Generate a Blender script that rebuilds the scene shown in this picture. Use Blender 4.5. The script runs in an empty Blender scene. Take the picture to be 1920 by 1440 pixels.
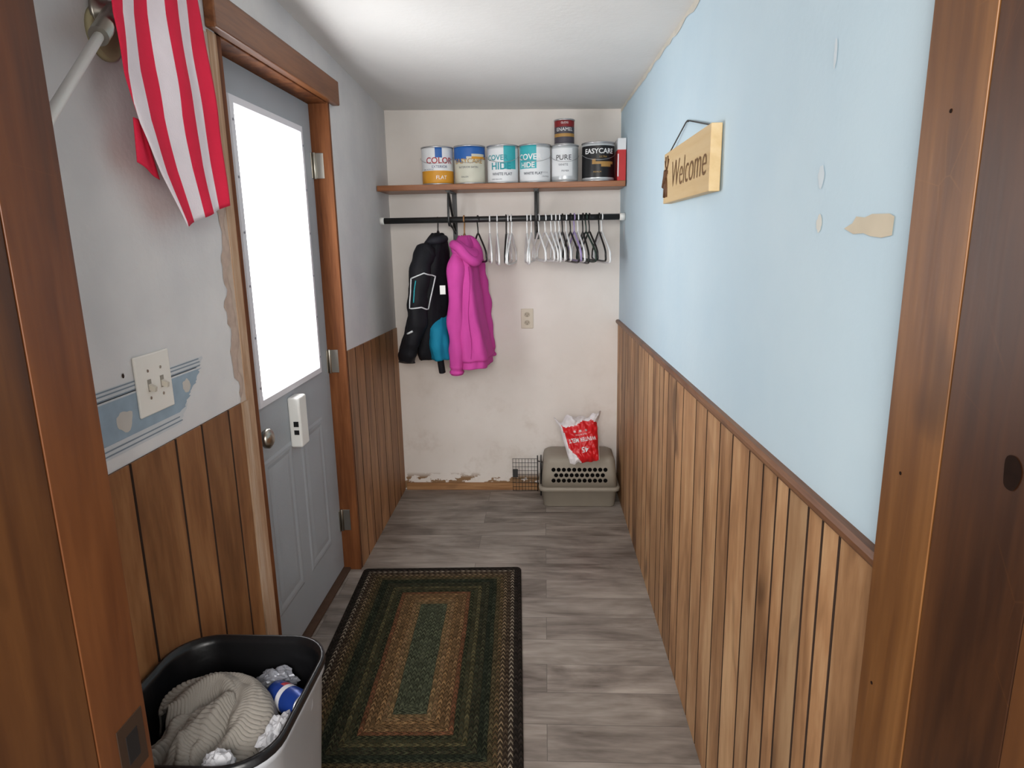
import bpy, math, random
from mathutils import Vector, Matrix, noise
from mathutils.bvhtree import BVHTree
random.seed(7)
C=bpy.context.collection
pi=math.pi
# ---------------------------------------------------------------- helpers
def s2l(c):
    c=c/255.0
    return c/12.92 if c<=.04045 else ((c+.055)/1.055)**2.4
def col(r,g,b): return (s2l(r),s2l(g),s2l(b),1)
class NT:
    def __init__(s,name):
        s.m=bpy.data.materials.new(name); s.m.use_nodes=True
        s.t=s.m.node_tree; s.b=s.t.nodes['Principled BSDF']
    def n(s,typ,**kw):
        x=s.t.nodes.new(typ)
        for k,v in kw.items(): setattr(x,k,v)
        return x
    def l(s,a,b): s.t.links.new(a,b)
    def math(s,op,a,b=None,c=None):
        x=s.n('ShaderNodeMath',operation=op)
        for i,v in enumerate((a,b,c)):
            if v is None: continue
            if isinstance(v,(int,float)): x.inputs[i].default_value=v
            else: s.l(v,x.inputs[i])
        return x.outputs[0]
    def mix(s,f,a,b,mode='MIX'):
        x=s.n('ShaderNodeMix',data_type='RGBA',blend_type=mode)
        for sock,v in ((x.inputs[0],f),(x.inputs[6],a),(x.inputs[7],b)):
            if isinstance(v,(int,float,tuple)): sock.default_value=v
            else: s.l(v,sock)
        return x.outputs[2]
    def ramp(s,f,stops,const=False):
        x=s.n('ShaderNodeValToRGB'); r=x.color_ramp
        if const: r.interpolation='CONSTANT'
        while len(r.elements)<len(stops): r.elements.new(.5)
        for e,(p,c) in zip(r.elements,stops): e.position=p; e.color=c
        s.l(f,x.inputs[0]); return x.outputs[0]
    def noise(s,vec,scale,detail=4,rough=.55,dist=0):
        x=s.n('ShaderNodeTexNoise'); x.inputs['Scale'].default_value=scale
        x.inputs['Detail'].default_value=detail; x.inputs['Roughness'].default_value=rough
        x.inputs['Distortion'].default_value=dist
        if vec is not None: s.l(vec,x.inputs['Vector'])
        return x.outputs['Fac']
    def obj(s,scale=(1,1,1)):
        tc=s.n('ShaderNodeTexCoord'); mp=s.n('ShaderNodeMapping'); mp.inputs['Scale'].default_value=scale
        s.l(tc.outputs['Object'],mp.inputs['Vector']); return mp.outputs[0]
    def pos(s):
        return s.n('ShaderNodeNewGeometry').outputs['Position']
    def sep(s,v):
        x=s.n('ShaderNodeSeparateXYZ'); s.l(v,x.inputs[0]); return x.outputs
    def bump(s,h,st,dist=.01):
        x=s.n('ShaderNodeBump'); x.inputs['Strength'].default_value=st; x.inputs['Distance'].default_value=dist
        s.l(h,x.inputs['Height']); s.l(x.outputs[0],s.b.inputs['Normal'])
    def base(s,c,rough=.6,metal=0,spec=.5):
        if isinstance(c,tuple): s.b.inputs['Base Color'].default_value=c
        else: s.l(c,s.b.inputs['Base Color'])
        s.b.inputs['Roughness'].default_value=rough; s.b.inputs['Metallic'].default_value=metal
        s.b.inputs['Specular IOR Level'].default_value=spec
def dk(c,f): return (c[0]*f,c[1]*f,c[2]*f,1)
def M(name,c,rough=.6,metal=0,var=.12,scale=12,bump=0,bscale=60,spec=.4):
    t=NT(name); v=t.obj()
    f=t.noise(v,scale,2)
    t.base(t.mix(f,dk(c,1-var*1.5),dk(c,1+var)),rough,metal,spec)
    if bump: t.bump(t.noise(v,bscale,3),bump,.004)
    return t.m
def wood(name,cd,cm,cl,axis=2,sc=14,rough=.45,spec=.4,knots=True,stretch=.07,vr=.5,kn_=.7,scr=0):
    t=NT(name)
    k=[1,1,1]; k[axis]=stretch
    tc=t.n('ShaderNodeTexCoord')
    at=t.n('ShaderNodeAttribute',attribute_name='tint')
    vm=t.n('ShaderNodeVectorMath',operation='MULTIPLY_ADD')
    cx=t.n('ShaderNodeCombineXYZ')
    for i in range(3): t.l(at.outputs['Fac'],cx.inputs[i])
    t.l(cx.outputs[0],vm.inputs[0]); vm.inputs[1].default_value=(3.1,5.3,7.7)
    t.l(tc.outputs['Object'],vm.inputs[2])
    mp=t.n('ShaderNodeMapping'); mp.inputs['Scale'].default_value=k; t.l(vm.outputs[0],mp.inputs[0])
    a=t.noise(mp.outputs[0],sc,5,.55,.9)
    b=t.noise(mp.outputs[0],sc*8,2,.6,.2)
    f=t.math('ADD',t.math('MULTIPLY',a,.78),t.math('MULTIPLY',b,.22))
    c=t.ramp(f,[(.33,cd),(.5,cm),(.66,cl)])
    tn=t.math('ADD',t.math('MULTIPLY',at.outputs['Fac'],vr),1-vr/2)
    hs=t.n('ShaderNodeHueSaturation'); t.l(tn,hs.inputs['Value']); t.l(c,hs.inputs['Color'])
    c=hs.outputs[0]
    if knots:
        k2=[1,1,1]; k2[axis]=.5
        mp2=t.n('ShaderNodeMapping'); mp2.inputs['Scale'].default_value=k2; t.l(vm.outputs[0],mp2.inputs[0])
        kn=t.noise(mp2.outputs[0],9,1,.4,.3)
        kf=t.ramp(kn,[(.66,(0,0,0,1)),(.80,(1,1,1,1))])
        c=t.mix(t.math('MULTIPLY',kf,kn_),c,dk(cd,.5))
    if scr:
        mp4=t.n('ShaderNodeMapping'); mp4.inputs['Scale'].default_value=(1,1,1); mp4.inputs['Rotation'].default_value=(.5,0,0); t.l(tc.outputs['Object'],mp4.inputs[0])
        wv=t.n('ShaderNodeTexVoronoi',feature='DISTANCE_TO_EDGE'); wv.inputs['Scale'].default_value=7; t.l(mp4.outputs[0],wv.inputs['Vector'])
        sf=t.ramp(wv.outputs['Distance'],[(.0,(1,1,1,1)),(.006,(0,0,0,1))])
        gate=t.ramp(t.noise(tc.outputs['Object'],5,2),[(.52,(0,0,0,1)),(.6,(1,1,1,1))])
        c=t.mix(t.math('MULTIPLY',t.math('MULTIPLY',sf,gate),scr),c,cl)
    t.base(c,rough,0,spec); t.bump(b,.12,.003)
    return t.m
class MB:
    def __init__(s): s.v=[];s.f=[];s.mi=[];s.sm=[];s.ti=[];s.tint=.5
    def add(s,vs,fs,mi=0,smooth=False):
        o=len(s.v); s.v+=[tuple(v) for v in vs]
        for f in fs: s.f.append([i+o for i in f]); s.mi.append(mi); s.sm.append(smooth); s.ti.append(s.tint)
        return o
    def box(s,x0,x1,y0,y1,z0,z1,mi=0):
        v=[(x,y,z) for z in (z0,z1) for y in (y0,y1) for x in (x0,x1)]
        s.add(v,[(0,2,3,1),(4,5,7,6),(0,1,5,4),(2,6,7,3),(0,4,6,2),(1,3,7,5)],mi)
    def hexa(s,v,mi=0):
        s.add(v,[(0,2,3,1),(4,5,7,6),(0,1,5,4),(2,6,7,3),(0,4,6,2),(1,3,7,5)],mi)
    def loft(s,rings,mi=0,cap0=True,cap1=True,smooth=True,closed=True,mif=None,cmi=None):
        n=len(rings[0]); o=len(s.v)
        for r in rings: s.v+=[tuple(p) for p in r]
        for i in range(len(rings)-1):
            for j in range(n if closed else n-1):
                k=(j+1)%n
                s.f.append([o+i*n+j,o+i*n+k,o+(i+1)*n+k,o+(i+1)*n+j])
                s.mi.append(mif(i,j) if mif else mi); s.sm.append(smooth); s.ti.append(s.tint)
        c0=cmi if cmi is not None else (mif(0,0) if mif else mi); c1=cmi if cmi is not None else (mif(len(rings)-2,0) if mif else mi)
        if cap0: s.f.append([o+j for j in range(n)][::-1]); s.mi.append(c0); s.sm.append(False); s.ti.append(s.tint)
        if cap1: s.f.append([o+(len(rings)-1)*n+j for j in range(n)]); s.mi.append(c1); s.sm.append(False); s.ti.append(s.tint)
    def cyl(s,c,r,h,axis='Z',n=32,mi=0,r2=None,smooth=True):
        r2=r if r2 is None else r2; R=[]
        for rr,t in ((r,0),(r2,h)):
            ring=[]
            for j in range(n):
                a=2*pi*j/n; p,q=rr*math.cos(a),rr*math.sin(a)
                ring.append({'Z':(c[0]+p,c[1]+q,c[2]+t),'Y':(c[0]+q,c[1]+t,c[2]+p),'X':(c[0]+t,c[1]+p,c[2]+q)}[axis])
            R.append(ring)
        s.loft(R,mi,smooth=smooth)
    def tube(s,pts,r,n=8,mi=0,closed=False,rf=None):
        P=[Vector(p) for p in pts]; m=len(P); rings=[]; up=None
        for i in range(m):
            if closed: d=(P[(i+1)%m]-P[i-1])
            else: d=P[min(i+1,m-1)]-P[max(i-1,0)]
            d.normalize()
            if up is None:
                up=Vector((0,0,1)) if abs(d.z)<.9 else Vector((1,0,0))
            a=d.cross(up)
            if a.length<1e-4: a=d.cross(Vector((1,0,.3)))
            a.normalize(); b=a.cross(d).normalized(); up=b
            rr=rf(i/(m-1)) if rf else r
            if not isinstance(rr,tuple): rr=(rr,rr)
            rings.append([P[i]+a*rr[0]*math.cos(2*pi*j/n)+b*rr[1]*math.sin(2*pi*j/n) for j in range(n)])
        if closed: rings.append(rings[0])
        s.loft(rings,mi,not closed,not closed)
    def obj(s,name,mats,parent=None,origin=None,bevel=0,seg=2):
        me=bpy.data.meshes.new(name)
        if origin is None:
            xs=[v[0] for v in s.v];ys=[v[1] for v in s.v];zs=[v[2] for v in s.v]
            origin=((min(xs)+max(xs))/2,(min(ys)+max(ys))/2,min(zs))
        o=Vector(origin)
        me.from_pydata([tuple(Vector(v)-o) for v in s.v],[],s.f)
        for m in mats: me.materials.append(m)
        for i,p in enumerate(me.polygons): p.material_index=s.mi[i]; p.use_smooth=s.sm[i]
        at=me.attributes.new('tint','FLOAT','FACE')
        for i in range(len(me.polygons)): at.data[i].value=s.ti[i]
        me.update()
        ob=bpy.data.objects.new(name,me); C.objects.link(ob); ob.location=o
        if parent is not None: setp(ob,parent)
        if bevel:
            b=ob.modifiers.new('b','BEVEL'); b.width=bevel; b.segments=seg; b.limit_method='ANGLE'; b.angle_limit=.6
        return ob
def setp(ob,parent):
    ob.parent=parent
    ob.matrix_parent_inverse=Matrix.Translation(-Vector(parent.location))
def empty(name,loc):
    e=bpy.data.objects.new(name,None); e.empty_display_size=.05; C.objects.link(e); e.location=loc; return e
def tag(o,label,cat,group=None):
    o['label']=label; o['category']=cat
    if group: o['group']=group
    return o
def struct(o,label=None):
    o['kind']='structure'
    if label: o['label']=label
    return o
def catmull(P,k=8,closed=False):
    P=[Vector(p) for p in P]; out=[]; n=len(P)
    rng=range(n if closed else n-1)
    for i in rng:
        if closed: a,b,c,d=P[i-1],P[i],P[(i+1)%n],P[(i+2)%n]
        else: a,b,c,d=P[max(i-1,0)],P[i],P[i+1],P[min(i+2,n-1)]
        for j in range(k):
            t=j/k
            out.append(.5*((2*b)+(c-a)*t+(2*a-5*b+4*c-d)*t*t+(3*b-a-3*c+d)*t**3))
    if not closed: out.append(P[-1])
    return out
def textgeo(body,size,bold=0,shear=0,align='CENTER',sx=1):
    cu=bpy.data.curves.new('tmp','FONT'); cu.body=body; cu.size=size; cu.align_x=align; cu.align_y='CENTER'
    cu.offset=bold; cu.shear=shear; cu.resolution_u=4
    ob=bpy.data.objects.new('tmp',cu); C.objects.link(ob)
    bpy.context.view_layer.update()
    me=bpy.data.meshes.new_from_object(ob.evaluated_get(bpy.context.evaluated_depsgraph_get()))
    vs=[(v.co.x*sx,v.co.y) for v in me.vertices]; fs=[list(p.vertices) for p in me.polygons]
    bpy.data.objects.remove(ob); bpy.data.curves.remove(cu); bpy.data.meshes.remove(me)
    return vs,fs
def addtext(mb,body,size,fn,mi=0,**kw):
    vs,fs=textgeo(body,size,**kw)
    mb.add([fn(u,v) for u,v in vs],fs,mi)
def rrect(cx,cy,hx,hy,r,z,n=6):
    out=[]
    for (sx,sy,a0) in ((1,1,0),(-1,1,pi/2),(-1,-1,pi),(1,-1,3*pi/2)):
        for k in range(n+1):
            a=a0+k*(pi/2)/n
            out.append((cx+sx*(hx-r)+r*math.cos(a),cy+sy*(hy-r)+r*math.sin(a),z))
    return out
# ---------------------------------------------------------------- dimensions
D=3.79; LX=-.866
def RX(y,z): # right wall leans and drifts a little
    b=.432+.008*(D-y); t=.418+.005*(D-y); k=max(0,z)/2.17
    return b*(1-k)+t*k
def CZ(x,y):
    zl=2.19+.054*(D-y); zr=2.165-.014*(D-y); k=(x-LX)/(.42-LX)
    return zl*(1-k)+zr*k
# ---------------------------------------------------------------- materials
def wallmat(name,c,c2,stain=False,bumpst=.12):
    t=NT(name); p=t.pos()
    f=t.noise(p,2.2,4,.6)
    cc=t.mix(t.ramp(f,[(.35,(0,0,0,1)),(.65,(1,1,1,1))]),c,c2)
    if stain:
        z=t.sep(p)[2]
        low=t.ramp(z,[(.0,(1,1,1,1)),(.9,(0,0,0,1))])
        g=t.ramp(t.noise(p,7,5,.65),[(.52,(0,0,0,1)),(.72,(1,1,1,1))])
        cc=t.mix(t.math('MULTIPLY',t.math('MULTIPLY',g,low),.4),cc,col(170,150,130))
        mp=t.n('ShaderNodeMapping'); mp.inputs['Scale'].default_value=(1,1,1.6); t.l(p,mp.inputs[0])
        g2=t.ramp(t.noise(mp.outputs[0],9,4,.6),[(.50,(0,0,0,1)),(.53,(1,1,1,1))])
        band=t.ramp(z,[(.045,(1,1,1,1)),(.075,(1,1,1,1)),(.11,(0,0,0,1))])
        cc=t.mix(t.math('MULTIPLY',g2,band),cc,col(142,112,82))
    t.base(cc,.75,0,.25); t.bump(t.noise(p,60,3),bumpst,.004)
    return t.m
m_left=wallmat('plaster_grey',col(204,203,204),col(220,218,217),bumpst=.3)
m_back=wallmat('plaster_white',col(224,217,210),col(232,226,220),stain=True)
m_right=wallmat('paint_blue',col(190,212,224),col(197,217,227))
m_ceil=wallmat('ceiling_paint',col(220,219,216),col(226,225,222),bumpst=.2)
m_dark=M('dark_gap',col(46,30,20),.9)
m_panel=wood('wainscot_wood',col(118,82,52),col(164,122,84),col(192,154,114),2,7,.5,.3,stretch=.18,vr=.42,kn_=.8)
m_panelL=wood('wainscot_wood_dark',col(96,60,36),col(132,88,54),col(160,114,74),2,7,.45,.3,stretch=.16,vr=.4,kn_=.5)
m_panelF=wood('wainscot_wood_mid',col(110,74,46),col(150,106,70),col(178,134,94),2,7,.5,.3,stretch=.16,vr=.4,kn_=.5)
m_cap=wood('cap_rail_wood',col(76,46,28),col(110,72,46),col(132,92,60),1,20,.45)
m_post=wood('pine_stained',col(74,42,20),col(104,66,32),col(130,88,48),2,8,.42,.35,stretch=.09,scr=.5)
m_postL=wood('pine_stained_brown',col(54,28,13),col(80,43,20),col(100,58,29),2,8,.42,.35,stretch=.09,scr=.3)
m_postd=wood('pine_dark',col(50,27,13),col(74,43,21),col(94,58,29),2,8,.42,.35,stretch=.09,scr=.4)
m_trimY=wood('trim_wood_horizontal',col(74,40,20),col(108,64,34),col(132,82,46),1,14,.4,knots=False)
m_jamb=wood('jamb_wood',col(78,42,22),col(110,64,34),col(138,86,50),2,14,.6,.2,knots=False)
m_sill=M('sill_brown',col(78,56,42),.9,0,.2,30)
m_shelf=wood('shelf_wood',col(96,54,24),col(138,82,42),col(162,102,58),0,14,.4,knots=False)
m_raw=wood('raw_edge',col(150,112,84),col(184,152,124),col(206,184,164),2,18,.8,.1,knots=False)
# floor: grey vinyl planks running across the room
t=NT('vinyl_plank'); p=t.pos()
br=t.n('ShaderNodeTexBrick'); br.offset=.37; br.inputs['Scale'].default_value=1
br.inputs['Brick Width'].default_value=.9; br.inputs['Row Height'].default_value=.15; br.inputs['Mortar Size'].default_value=.001
br.inputs['Color1'].default_value=(.25,.25,.25,1); br.inputs['Color2'].default_value=(.75,.75,.75,1); br.inputs['Mortar'].default_value=(0,0,0,1)
t.l(p,br.inputs['Vector'])
mp=t.n('ShaderNodeMapping'); mp.inputs['Scale'].default_value=(.14,1,1); t.l(p,mp.inputs[0])
off=t.n('ShaderNodeVectorMath',operation='ADD'); t.l(mp.outputs[0],off.inputs[0])
sc=t.n('ShaderNodeVectorMath',operation='SCALE'); t.l(br.outputs['Color'],sc.inputs[0]); sc.inputs['Scale'].default_value=9
t.l(sc.outputs[0],off.inputs[1])
a=t.noise(off.outputs[0],20,5,.6,.6); b=t.noise(off.outputs[0],90,2,.6)
mp3=t.n('ShaderNodeMapping'); mp3.inputs['Scale'].default_value=(2.6,1,1); t.l(off.outputs[0],mp3.inputs[0])
b3=t.noise(mp3.outputs[0],6,4,.6,.8)
f=t.math('ADD',t.math('ADD',t.math('MULTIPLY',a,.35),t.math('MULTIPLY',b,.12)),t.math('MULTIPLY',b3,.53))
c=t.ramp(f,[(.36,col(92,83,76)),(.5,col(136,127,119)),(.64,col(168,159,150))])
tv=t.math('ADD',t.math('MULTIPLY',t.sep(br.outputs['Color'])[0],.3),.85)
hs=t.n('ShaderNodeHueSaturation'); t.l(c,hs.inputs['Color']); t.l(tv,hs.inputs['Value'])
c=t.mix(br.outputs['Fac'],hs.outputs[0],col(88,82,78))
t.base(c,.4,0,.4); t.bump(a,.06,.003); m_floor=t.m
m_door=M('door_paint',col(163,169,175),.5,0,.05,5,.12,80)
m_white=M('white_plastic',col(228,228,224),.4,0,.03)
m_frame=M('window_frame_white',col(226,226,232),.45,0,.03)
m_steel=M('brushed_steel',col(170,165,155),.3,1,.05)
m_dsteel=M('dark_steel',col(62,62,62),.45,.6,.1)
m_black=M('black_plastic',col(20,20,22),.4,0,.1)
# bright overcast day seen through the door pane
t=NT('daylight_pane'); p=t.pos()
n1=t.noise(p,34,5,.7,.4)
msk=t.ramp(n1,[(.50,(0,0,0,1)),(.60,(1,1,1,1))])
dist=t.n('ShaderNodeVectorMath',operation='DISTANCE'); t.l(p,dist.inputs[0]); dist.inputs[1].default_value=(-.96,2.21,1.42)
loc=t.ramp(dist.outputs['Value'],[(.06,(1,1,1,1)),(.13,(0,0,0,1))])
mm=t.math('MULTIPLY',msk,loc)
st=t.math('SUBTRACT',8.0,t.math('MULTIPLY',mm,7.35))
t.b.inputs['Base Color'].default_value=(.8,.8,.8,1); t.b.inputs['Roughness'].default_value=.1
t.b.inputs['Emission Color'].default_value=(.98,.985,1,1); t.l(st,t.b.inputs['Emission Strength']); m_pane=t.m
# ---------------------------------------------------------------- room shell
Y0=-1.2
mb=MB(); mb.box(-1.5,1.2,Y0,D+.12,-.06,0); struct(mb.obj('floor',[m_floor]),'grey wood-look vinyl plank floor')
mb=MB(); N=10
def cgrid(dz):
    return [(x,y,CZ(x,y)+dz) for j in range(N+1) for y in [.66+(D+.12-.66)*j/N] for x in [-1.02+(.6+1.02)*i/N for i in range(N+1)]]
for dz,fl in ((0,1),(.06,0)):
    fs=[]
    for j in range(N):
        for i in range(N):
            q=[j*(N+1)+i,j*(N+1)+i+1,(j+1)*(N+1)+i+1,(j+1)*(N+1)+i]
            fs.append(q[::-1] if fl else q)
    mb.add(cgrid(dz),fs,0,True)
struct(mb.obj('ceiling',[m_ceil]),'off-white painted ceiling')
mb=MB(); mb.box(-1.02,.6,D,D+.12,0,2.4); struct(mb.obj('wall_back',[m_back]),'off-white scuffed plaster wall')
DY0,DY1,DZ=1.86,2.785,2.05
mb=MB(); mb.box(LX-.15,LX,.74,DY0,0,2.5); mb.box(LX-.15,LX,DY1,D,0,2.5); mb.box(LX-.15,LX,DY0,DY1,DZ,2.5)
struct(mb.obj('wall_left',[m_left]),'grey-white plaster wall with torn paper')
mb=MB()
nn=12; ys=[.74+(D-.74)*i/nn for i in range(nn+1)]
rings=[[(RX(y,0),y,0),(RX(y,2.3),y,2.3),(.62,y,2.3),(.62,y,0)] for y in ys]
mb.loft(rings,0,smooth=False); wr=struct(mb.obj('wall_right',[m_right]),'pale blue painted wall')
mb=MB(); mb.box(-1.5,-.61,.45,.74,0,2.5); mb.box(.455,1.2,.45,.74,0,2.5); mb.box(-.61,.455,.45,.74,2.08,2.5)
struct(mb.obj('wall_front',[m_left]),'thick wall around the inner doorway')
# doorway jambs
def trim(n,label,mats,fn,bevel=.001,origin=None):
    mb=MB(); fn(mb); return struct(mb.obj('trim_%d'%n,mats,bevel=bevel,origin=origin),label)
def f(mb):
    mb.tint=.55; mb.box(-.61,-.578,.70,.80,0,2.08)
    mb.tint=.45; mb.box(-.61,-.5788,.44,.698,0,2.08,1)
    mb.tint=.5; mb.box(-.70,-.61,.742,.80,0,2.12)
tl=trim(1,'stained pine door jamb, dark orange brown',[m_postL,m_postd],f)
def f(mb):
    mb.tint=.66; mb.box(.42,.455,.69,.80,0,2.08)
    mb.tint=.5; mb.box(.4208,.455,.545,.688,0,2.08,1)
    mb.tint=.66; mb.box(.4204,.455,.44,.5435,0,2.08,1)
tr=trim(2,'stained pine door jamb with knots',[m_post,m_postd],f)
trim(3,'doorway head jamb',[m_post],lambda mb:mb.box(-.578,.42,.44,.80,2.05,2.08))
m_kn2=M('knot_brown',col(30,16,9),.8,0,.4,90,spec=.1)
def knot(y0_,z0_,x_,r_):
    mb=MB(); mb.add([(x_,y0_+r_*.85*math.cos(a)*(1+.12*math.sin(3*a+y0_*9)),z0_+r_*1.4*math.sin(a)*(1+.1*math.cos(2*a))) for a in [2*pi*k/24 for k in range(24)]],[list(range(24))])
    return mb.obj('wood_knot',[m_kn2],tr)
knot(.584,1.285,.4200,.013)
for yk,zk in ((.775,1.90),(.745,1.62),(.76,1.22),(.77,.93),(.765,1.78)):
    mb=MB(); mb.cyl((.4194,yk,zk),.0022,.0008,'X',10); mb.obj('nail_hole',[m_kn2],tr)
mb=MB(); mb.box(-.579,-.5768,.735,.79,.775,.86); mb.box(-.5778,-.5762,.750,.775,.795,.84,1)
mb.obj('strike_plate',[M('aged_bronze',col(52,34,20),.7,.2),m_black],tl,bevel=.001)
# ---------------------------------------------------------------- wainscot
def planks(mb,y0,y1,zt,P,widths,th=.006,mi=0,mid=1):
    y=y0
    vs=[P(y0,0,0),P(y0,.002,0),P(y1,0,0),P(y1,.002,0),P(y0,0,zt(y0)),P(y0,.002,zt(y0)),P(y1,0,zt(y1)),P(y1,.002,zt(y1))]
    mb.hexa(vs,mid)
    while y<y1-.01:
        w=min(random.choice(widths)*random.uniform(.85,1.15),y1-y)
        if y1-(y+w)<.03: w=y1-y
        a,b=y+.0012,y+w-.0012; mb.tint=random.random(); c=.003
        prof=[(a,0),(a,th*.5),(a+c,th),(b-c,th),(b,th*.5),(b,0)]
        r0=[P(q,o,0.001) for q,o in prof]; r1=[P(q,o,zt(q)) for q,o in prof]
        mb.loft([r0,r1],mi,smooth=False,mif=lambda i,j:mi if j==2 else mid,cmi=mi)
        y+=w
    mb.tint=.5
PL=lambda y,o,z:(LX+o,y,z)
PR=lambda y,o,z:(RX(y,z)-o,y,z)
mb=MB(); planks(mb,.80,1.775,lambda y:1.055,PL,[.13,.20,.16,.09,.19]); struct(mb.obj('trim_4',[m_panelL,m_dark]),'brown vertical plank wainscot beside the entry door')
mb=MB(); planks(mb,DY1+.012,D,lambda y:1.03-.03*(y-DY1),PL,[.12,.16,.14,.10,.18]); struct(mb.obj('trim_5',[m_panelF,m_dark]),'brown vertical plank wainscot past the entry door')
zr=lambda y:1.025+.018*(D-y)
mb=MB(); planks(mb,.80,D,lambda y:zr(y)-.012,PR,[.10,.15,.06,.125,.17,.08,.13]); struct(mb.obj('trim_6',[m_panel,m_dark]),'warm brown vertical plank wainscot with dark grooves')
mb=MB(); R=[]
for i in range(13):
    y=.80+(D-.80)*i/12; z=zr(y)
    R.append([PR(y,0,z-.012),PR(y,.014,z-.012),PR(y,.018,z-.006),PR(y,.018,z+.002),PR(y,.013,z+.009),PR(y,0,z+.009)])
mb.loft(R,0,smooth=False); struct(mb.obj('trim_7',[m_cap],origin=(.42,2,1.05)),'dark brown wainscot cap rail')
def jag(y0,y1,z0,z1,step,amp,seed,x):
    L=[]
    n=int((z1-z0)/step)
    for i in range(n+1):
        z=z0+(z1-z0)*i/n
        L.append((y0+amp*(noise.noise(Vector((seed,z*9,0)))+.6*noise.noise(Vector((seed,z*31,2))))-amp*.2,z))
    vs=[(x,a,z) for a,z in L]+[(x,y1,z) for a,z in L]; m=len(L)
    return vs,[(i,m+i,m+i+1,i+1) for i in range(m-1)]
mb=MB(); mb.box(LX-.02,LX+.004,1.815,DY0,0,DZ-.012)
vs,fs=jag(1.80,1.83,1.055,2.03,.015,.035,3.3,LX+.002); mb.add(vs,fs,1)
vs,fs=jag(1.78,1.83,1.055,1.62,.015,.045,8.3,LX+.0012); mb.add(vs,fs,2)
mb.tint=.35; mb.box(LX,LX+.009,1.776,1.812,0,1.055,0)
struct(mb.obj('trim_8',[m_raw,M('torn_plaster',col(196,176,160),.9,0,.15,30),M('torn_paper',col(190,168,154),.9,0,.2,40)]),'raw pale wood edge where door casing was removed')
# door frame
mb=MB()
mb.box(LX-.12,LX+.004,DY1-.005,DY1+.018,0,DZ)
mb.box(LX-.12,LX+.0,DY0-.001,DY0+.035,0,DZ,0)
mb.box(LX-.12,LX,DY0,DY1,DZ-.012,DZ+.005)
mb.box(LX-.15,LX-.045,DY0,DY1,0,.012,1)
struct(mb.obj('trim_9',[m_jamb,m_sill],bevel=.002),'brown wood entry door jamb and threshold')
mb=MB(); mb.box(LX,LX+.03,1.81,2.862,DZ-.008,2.135); struct(mb.obj('trim_10',[m_trimY],bevel=.004),'thick brown wood casing above the entry door')
mb=MB(); mb.box(-.85,.36,D-.014,D,0,.045); struct(mb.obj('baseboard_back',[wood('baseboard_wood',col(100,66,40),col(150,108,70),col(180,140,98),0,14,.6)],bevel=.002),'narrow rough wood baseboard')
mb=MB(); A=[];B=[]
for i in range(60):
    y=.8+(D-.8)*i/59; z=CZ(RX(y,2.1),y); w=.018+.014*noise.noise(Vector((y*9,1,0)))+.01*noise.noise(Vector((y*30,1,0)))
    A.append((RX(y,z)-.0015,y,z)); B.append((RX(y,z-w)-.0015,y,z-w))
m=len(A); mb.add(A+B,[(i,i+1,m+i+1,m+i) for i in range(m-1)])
mb.obj('paint_edge',[M('cut_in_paint',col(206,202,190),.8)],wr)
def blob(mb,yc,zc,ry,rz,seed,mi=0,n=22,side='R',off=.0012):
    V=[]
    for k in range(n):
        a=2*pi*k/n; q=1+.35*noise.noise(Vector((math.cos(a)*1.7+seed,math.sin(a)*1.7,seed)))
        y=yc+ry*q*math.cos(a); z=zc+rz*q*math.sin(a)
        V.append((RX(y,z)-off,y,z) if side=='R' else (LX+off,y,z))
    mb.add(V,[list(range(n))],mi)
mb=MB()
P=[(1.01,1.505),(.985,1.512),(.975,1.521),(.95,1.519),(.93,1.523),(.885,1.522),(.872,1.518),(.874,1.495),(.90,1.492),(.93,1.494),(.95,1.498),(.98,1.497)]
mb.add([(RX(y,z)-.0014,y,z) for y,z in P],[list(range(len(P)))],0)
mb.obj('bare_patch',[M('bare_tan',col(205,194,172),.8)],wr)
mb=MB(); blob(mb,1.10,1.515,.011,.014,2); mb.obj('bare_patch',[M('bare_cream',col(216,216,208),.8)],wr)
m_fill=M('filler_pale',col(210,222,228),.8)
for a_ in ((1.105,1.585,.012,.016,5),(1.085,1.76,.006,.02,4),(3.6,1.52,.03,.05,9)):
    mb=MB(); blob(mb,*a_); mb.obj('filler_spot',[m_fill],wr)
# wallpaper border remnant on the left wall
mb=MB()
def wp(z0,z1,ye0,ye1,mi,off,seed=1,y0=.80,amp=.02):
    n=24;V=[]
    for i in range(n+1):
        z=z0+(z1-z0)*i/n; ye=ye0+(ye1-ye0)*i/n+amp*noise.noise(Vector((seed,z*40,0)))+amp*.4*noise.noise(Vector((seed,z*150,0)))
        V.append((z,ye))
    vs=[(LX+off,y0,z) for z,_ in V]+[(LX+off,e,z) for z,e in V]
    mb.add(vs,[(i,n+1+i,n+2+i,i+1) for i in range(n)],mi)
wp(1.082,1.200,1.47,1.57,0,.0008,1); wp(1.198,1.222,1.585,1.60,0,.0008,1)
wp(1.110,1.194,1.49,1.585,1,.0012,5,amp=.05)
for z in (1.088,1.098,1.200,1.209,1.217): wp(z,z+.003,1.47 if z<1.15 else 1.585,1.47 if z<1.15 else 1.585,2,.0014,3)
blob(mb,1.27,1.145,.028,.022,3,3,side='L',off=.0016); blob(mb,1.515,1.165,.018,.016,7,3,side='L',off=.0016)
blob(mb,1.285,1.237,.004,.005,7,4,side='L',off=.0016)
struct(mb.obj('trim_11',[M('border_pale',col(202,205,208),.8),M('border_blue',col(150,168,182),.8,0,.15,25),M('border_line',col(128,140,152),.8),M('border_torn',col(196,190,182),.8),m_dark]),'torn blue and white wallpaper border')
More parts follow.
